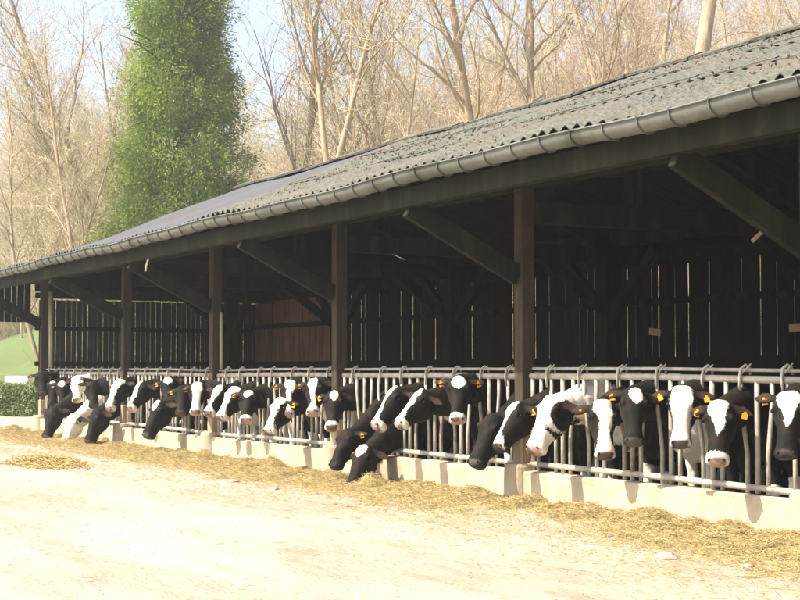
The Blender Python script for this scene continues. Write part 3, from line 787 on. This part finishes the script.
# pebbles
n = 7000; x = -4 - rng.uniform(0, 1, n) ** 1.5 * 32; y = rng.uniform(-8.5, -1.2, n)
v, q = cards(np.stack([x, y, np.full(n, .03)], -1), *(lambda A: (A, np.cross(A, [[0, 0, 1.]]) * rng.uniform(.5, 1, (n, 1))))(unit(n) * np.array([[1, 1, .2]]) * rng.uniform(.004, .013, (n, 1))))
v[:, 2] += np.tile([0, .004, 0, -.002], n)
tag(link('gravel', fastmesh('gravel', v, q), mat('gravel_grit', (.36, .31, .25), (.46, .41, .35), 30)), 'fine gravel and grit strewn over the yard', 'gravel', kind='stuff')

# ------------------------------------------------------------------ bare trees
def gen_tree(seed, H, r0, lean=(0, 0), first=.35, spread=.55, up=.55, fork=False, lv=(16, 8, 7, 5), tw=.008, sub=1.0, flecks=True):
    r = random.Random(seed); T = MB(); twP = []; twD = []; twR = []; tips = []
    def grow(p, d, L_, rad, level, maxl):
        segs = {0: 12, 1: 6, 2: 4}.get(level, 2); pts = [p]; rads = [rad]
        for i in range(segs):
            jit = {0: .045, 1: .15, 2: .22}.get(level, .25)
            d = (d + Vector((r.gauss(0, jit), r.gauss(0, jit), r.gauss(0, jit) + (.07 if level else .02)))).normalized()
            p = p + d * (L_ / segs); pts.append(p); rads.append(max(rad * (1 - (i + 1) / segs * (.72 if level == 0 else .8)), .004))
        if level <= 1 or (level == 2 and rad > .012): T.tube(pts, rads, 9 if level == 0 else 5, cap=False)
        else:
            for i in range(segs): twP.append(pts[i]); twD.append(pts[i + 1] - pts[i]); twR.append(max(rads[i], tw))
        if level >= maxl: tips.append(pts[-1]); return
        n = lv[level]
        for k in range(n):
            f = (first + (1 - first) * ((k + r.random()) / n)) if level == 0 else (.18 + .82 * (k + r.random()) / n)
            i = min(int(f * segs), segs - 1); q = pts[i].lerp(pts[i + 1], f * segs - i)
            dd = (pts[i + 1] - pts[i]).normalized()
            az = r.uniform(0, 6.283); o = dd.orthogonal().normalized(); o = Matrix.Rotation(az, 3, dd) @ o
            an = r.uniform(.45, .95) * (spread / .55)
            nd = (dd * math.cos(an) + o * math.sin(an) + Vector((0, 0, up * .35))).normalized()
            ll = {0: H * r.uniform(.22, .40) * (1.15 - .6 * f), 1: L_ * r.uniform(.30, .5), 2: L_ * r.uniform(.35, .6), 3: L_ * .5}[level]
            grow(q, nd, ll, rads[i] * r.uniform(.35, .55), level + 1, maxl)
    d0 = Vector((lean[0], lean[1], 1)).normalized()
    if fork:
        hf = H * fork; T.tube([(0, 0, 0), d0 * hf * .5, d0 * hf], [r0, r0 * .85, r0 * .8], 9, cap=False)
        for s in (-1, 1):
            grow(d0 * hf, (d0 + Vector((s * .16, s * .13, 0))).normalized(), H - hf, r0 * .6, 0, 3)
    else: grow(Vector((0, 0, 0)), d0, H, r0, 0, 3)
    V, Q = sticks(np.array(twP), np.array(twD), np.array(twR), 3, .6)
    if flecks and tips:
        tp = np.array(tips); tp = np.repeat(tp, 2, 0) + rng.normal(size=(len(tp) * 2, 3)) * .12
        A = unit(len(tp)) * .035; Bv = unit(len(tp)) * .022
        v2, q2 = cards(tp, A, Bv)
    else: v2, q2 = None, None
    return T.mesh('trunk', True), V, Q, v2, q2
def tree_data(twm='twig', **k):
    tr, V, Q, v2, q2 = gen_tree(**k)
    tr.materials.append(M['bark'])
    if v2 is not None:
        nq = len(Q); q2 = q2 + len(V); V = np.concatenate([V, v2]); Q = np.concatenate([Q, q2])
    cr = fastmesh('crown', V, Q); cr.materials.append(M[twm]); cr.materials.append(M['fleck'])
    if v2 is not None:
        mi = np.zeros(len(cr.polygons), np.int32); mi[nq:] = 1; cr.polygons.foreach_set('material_index', mi)
    return tr, cr
def put_tree(data, x, y, s=1, rz=0, label='', group=None, name='bare_tree', sink=.3):
    e = empty(name, (x, y, hz(x, y) - sink), label, 'tree', group); e.rotation_euler = (0, 0, rz); e.scale = (s, s, s)
    for nm, me in zip(('trunk', 'crown'), data):
        o = bpy.data.objects.new(nm, me); C.objects.link(o); o.parent = e
    return e
# named trees: column px, distance, height, trunk radius, lean in picture (right +), label, options
def plean(k, toward=0):    # lean along the picture's horizontal
    return (.4752 * k, .8799 * k)
NT = [
 (703, 43, 21, .34, .0, 'thickest pale straight trunk rising behind the ridge at the upper right', dict(first=.55)),
 (690, 47, 18, .17, -.42, 'slender tree leaning left across the sky beside the thickest trunk', dict(first=.4)),
 (525, 50, 20, .22, .0, 'straight pale trunk behind the roof right of the leaning trunk pair', dict(first=.45)),
 (506, 52, 20, .24, -.28, 'thick pale trunk leaning left behind the roof, above the centre', dict(first=.45)),
 (573, 55, 18, .14, .03, 'thin upright bare tree between the straight trunk and the leaning limb', dict(first=.4)),
 (645, 60, 20, .16, .05, 'thin bare tree just left of the slanting limb at upper right', dict(first=.35)),
 (331, 56, 20, .22, .0, 'forked bare tree with two rising stems above the roof end', dict(fork=.42, first=.25)),
 (405, 60, 19, .16, -.05, 'slim bare tree right of the forked tree', dict(first=.35)),
 (275, 62, 22, .2, .02, 'tall bare tree just right of the green conifer', dict(first=.3)),
 (790, 46, 19, .16, .02, 'bare tree at the upper right corner of the photo', dict(first=.35)),
 (150, 66, 20, .26, -.22, 'bare tree leaning left out of the green conifer', dict(first=.35)),
 (92, 58, 15, .11, -.1, 'slender pale stemmed tree left of the green conifer', dict(first=.25)),
 (52, 62, 14, .11, -.25, 'slim tree leaning left near the left edge of the photo', dict(first=.25)),
 (120, 70, 17, .13, .06, 'bare pinkish tree close beside the green conifer', dict(first=.25)),
 (66, 88, 19, .14, -.12, 'bare pinkish tree beyond the far end of the barn, left of the slender pale stems', dict(first=.25)),
 (455, 58, 17, .13, .1, 'thin bare tree leaning right between the slim tree and leaning trunk', dict(first=.35)),
]
for i, (px, Zd, H, r0, ln, lab, opt) in enumerate(NT):
    p = far(px, Zd)
    data = tree_data('twig' if i % 3 else 'twigy', seed=300 + i, H=H, r0=r0, lean=plean(ln), **opt)
    put_tree(data, p.x, p.y, 1, 0, lab, 'bare trees close behind the barn')
VAR = [tree_data('twig' if k % 2 == 0 else 'twigy', seed=500 + k, H=15 + k, r0=.13 + .02 * (k % 3), first=.22, lv=(17, 9, 7, 5), tw=.013) for k in range(5)]
k = 0; rr = random.Random(99)
for i in range(26):
    px = 48 + 85 * rr.random(); Zd = rr.uniform(58, 120); p = far(px, Zd)
    put_tree(VAR[i % 5], p.x, p.y, rr.uniform(.55, .85), rr.uniform(0, 6.28), 'leafless tree in the thicket at left beyond the far end of the barn', 'trees of the thicket at left')
for i in range(300):
    px = rr.uniform(-60, 860) if i < 230 else rr.uniform(-60, 110); Zd = 48 + 170 * rr.random() ** 1.5
    if px < 130: Zd = 110 + 220 * rr.random()
    p = far(px, Zd)
    if p.y < 14 and px > 40: continue
    if px < 60 and Zd < 140: Zd = rr.uniform(140, 330); p = far(px, Zd)
    put_tree(VAR[i % 5], p.x, p.y, rr.uniform(.5, .95) * (1.0 if Zd < 120 else 1.05), rr.uniform(0, 6.28), 'leafless tree standing in the mixed wood on the slope behind the barn', 'trees of the wood on the hill')

# undergrowth on the slope
def undergrowth(n, pxr, zr, hgt, name, label, m, rad=.02):
    px = rng.uniform(pxr[0], pxr[1], n); Zd = zr[0] + (zr[1] - zr[0]) * rng.uniform(0, 1, n)
    fw = np.array(MR @ Vector((0, -70 / F, -1))); rt = np.array(MR @ Vector((1 / F, 0, 0)))
    x = CAM.x + fw[0] * Zd + rt[0] * (px - 400) * Zd; y = CAM.y + fw[1] * Zd + rt[1] * (px - 400) * Zd
    ok = (waves(np.stack([x, y], -1), 77, .35) > (-.5 if zr[0] < 100 else -9)) & ((px > 62) | (Zd > 132)) & (y > 9)
    x, y, Zd = x[ok], y[ok], Zd[ok]; n = len(x)
    z = hill(x, y) - .1
    nb = 9
    P = np.repeat(np.stack([x, y, z], -1), nb, 0); D = unit(n * nb); D[:, 2] = np.abs(D[:, 2]) * 1.2 + .7
    D *= (rng.uniform(.4, 1, (n * nb, 1)) * hgt)
    r = np.repeat(rad * Zd / 60, nb)
    v, q = sticks(P, D, r, 3, .4)
    # side twigs
    T0 = P + D * rng.uniform(.3, .9, (n * nb, 1)); D2 = unit(n * nb); D2[:, 2] = np.abs(D2[:, 2]); D2 = D2 * hgt * .4 * rng.uniform(.5, 1, (n * nb, 1))
    v2, q2 = sticks(T0, D2, r * .7, 3, .4)
    T1 = P + D * rng.uniform(.5, 1, (n * nb, 1)); D3 = unit(n * nb); D3 = D3 * hgt * .3 * rng.uniform(.5, 1, (n * nb, 1))
    v3, q3 = sticks(T1, D3, r * .6, 3, .4)
    tag(link(name, fastmesh(name, np.concatenate([v, v2, v3]), np.concatenate([q, q2 + len(v), q3 + len(v) + len(v2)])), m), label, 'undergrowth', kind='stuff')
undergrowth(3000, (-60, 860), (48, 120), 2.2, 'undergrowth', 'olive and tan bare undergrowth covering the near slope behind the barn', 'brush', .012)
undergrowth(9000, (-60, 860), (120, 380), 5.0, 'far_wood', 'distant bare wood covering the upper hillside as one mass', 'brush', .013)

undergrowth(1500, (-60, 62), (133, 190), 3.2, 'pasture_thicket', 'bare tan thicket along the top edge of the pasture at the far left', 'brush', .012)
# ------------------------------------------------------------------ the green conifer
def conifer(px, Zd, H, Rm, label):
    p = far(px, Zd); base = Vector((p.x, p.y, hz(p.x, p.y)))
    e = empty('conifer_tree', base, label, 'tree')
    b = MB(); b.tube([(0, 0, -.3), (.1, 0, H * .5), (0, .05, H * .97)], [.38, .24, .05], 10)
    r_ = random.Random(5)
    for k in range(60):
        z = H * r_.uniform(.1, .95); a = r_.uniform(0, 6.28); L_ = Rm * .8
        b.tube([(0, 0, z), (math.cos(a) * L_ * .5, math.sin(a) * L_ * .5, z + .5), (math.cos(a) * L_, math.sin(a) * L_, z + .9)], [.06, .035, .012], 5, cap=False)
    o = link('trunk', b.mesh('trunk'), mat('dark_bark', (.09, .065, .045), (.06, .045, .03), 4, .9)); o.parent = e
    # clumps
    n = 2500; z = .02 + .98 * rng.uniform(0, 1, n) ** 1.35; an = rng.uniform(0, 6.283, n)
    prof = np.interp(z, [0, .1, .3, .55, .8, .95, 1.0], [1.12, 1.12, .98, .70, .42, .2, .05])
    lob = 1 + .10 * np.sin(an * 3 + z * 7) + .12 * np.sin(z * 46) + .10 * np.sin(an * 5 - z * 13) + rng.normal(size=n) * .1
    rad = Rm * prof * lob * rng.uniform(.10, 1.0, n) ** .5
    cc = np.stack([np.cos(an) * rad, np.sin(an) * rad, z * H], -1)
    m_ = 120
    out = np.stack([np.cos(an), np.sin(an), np.full(n, .35)], -1)
    cr = rng.uniform(.34, .80, n)
    off = unit(n * m_) * (rng.uniform(0, 1, (n * m_, 1)) ** .45) * np.repeat(cr, m_)[:, None] * np.array([[1, 1, 1.35]])
    P = np.repeat(cc, m_, 0) + off
    U = off / (np.linalg.norm(off, axis=1, keepdims=True) + 1e-6) + unit(n * m_) * .6 + np.repeat(out, m_, 0) * .6 + np.array([[0, 0, -.55]])
    U = U / np.linalg.norm(U, axis=1, keepdims=True) * rng.uniform(.04, .11, (n * m_, 1))
    Wv = np.cross(U, unit(n * m_)); Wv = Wv / (np.linalg.norm(Wv, axis=1, keepdims=True) + 1e-6) * rng.uniform(.016, .04, (n * m_, 1))
    v, q = cards(P, U, Wv)
    o = link('crown', fastmesh('crown', v, q), 'conifer'); o.parent = e
conifer(177, 60, 22, 3.15, 'tall dense green conifer standing behind the far end of the barn')

# ------------------------------------------------------------------ hedge, trough, field post at the left
pa = far(-40, 46); pb = far(44, 45); n = 26000
t_ = rng.uniform(0, 1, n); dep = rng.uniform(-.5, .5, n)
e = empty('hedge', (pb.x, pb.y, 0), 'low clipped green hedge between the yard and the pasture at left', 'hedge')
d = np.array([pb.x - pa.x, pb.y - pa.y]); d = d / np.linalg.norm(d); nn = np.array([-d[1], d[0]])
x = pa.x + (pb.x - pa.x) * t_ + nn[0] * dep; y = pa.y + (pb.y - pa.y) * t_ + nn[1] * dep
top = 1.02 + .05 * waves(np.stack([x, y], -1), 4, 4.0); z = rng.uniform(.02, 1, n) * top
P = np.stack([x, y, z], -1); U = unit(n) * .05; Wv = np.cross(U, unit(n)); Wv = Wv / (np.linalg.norm(Wv, axis=1, keepdims=True) + 1e-6) * .03
v, q = cards(P, U, Wv); o = link('foliage', fastmesh('foliage', v, q), 'hedge', e)
b = MB()
for k in range(16):
    f = (k + .5) / 16; b.tube([(pa.x + (pb.x - pa.x) * f, pa.y + (pb.y - pa.y) * f, 0), (pa.x + (pb.x - pa.x) * f, pa.y + (pb.y - pa.y) * f, .85)], [.03, .01], 5)
b.build('stems', 'bark', e)
c1 = far(8, 50); c2 = far(30, 50); b = MB(); 
mid = (c1 + c2) / 2; L_ = (c2 - c1).length; ang = math.atan2((c2 - c1).y, (c2 - c1).x)
rotz = Matrix.Rotation(ang, 3, 'Z')
v0 = Vector((mid.x, mid.y, 0))
for (cx, cy, cz, dx, dy, dz) in ((0, -.3, .6, L_, .05, 1.2), (0, .3, .6, L_, .05, 1.2), (-L_ / 2, 0, .6, .05, .65, 1.2), (L_ / 2, 0, .6, .05, .65, 1.2), (0, 0, .4, L_ - .1, .55, .05)):
    b.box(v0 + rotz @ Vector((cx, cy, cz)), (dx, dy, dz), rotz)
tag(b.build('water_trough', 'plaster', bevel=.02), 'white open water trough behind the green hedge', 'trough')
for (px, Zd, hgt, lab) in ((21, 130, 2.6, 'pale wooden post standing alone in the far pasture'),):
    p = far(px, Zd); b = MB(); b.tube([(p.x, p.y, hz(p.x, p.y) - .3), (p.x + .05, p.y, hz(p.x, p.y) + 2.0)], [.16, .12], 8)
    tag(b.build('field_post', 'bark'), lab, 'post')

# ------------------------------------------------------------------ thin spring haze
HZD = .0010
if HZD:
    b = MB(); b.box((-450, 150, 43), (3000, 2400, 92))
    hm = bpy.data.materials.new('haze'); hm.use_nodes = True; nt = hm.node_tree
    nt.nodes.remove(nt.nodes['Principled BSDF']); pv = nt.nodes.new('ShaderNodeVolumePrincipled')
    pv.inputs['Color'].default_value = (.93, .96, 1, 1); pv.inputs['Density'].default_value = HZD; pv.inputs['Anisotropy'].default_value = .2
    nt.links.new(pv.outputs['Volume'], nt.nodes['Material Output'].inputs['Volume'])
    b.build('haze', hm)['kind'] = 'stuff'
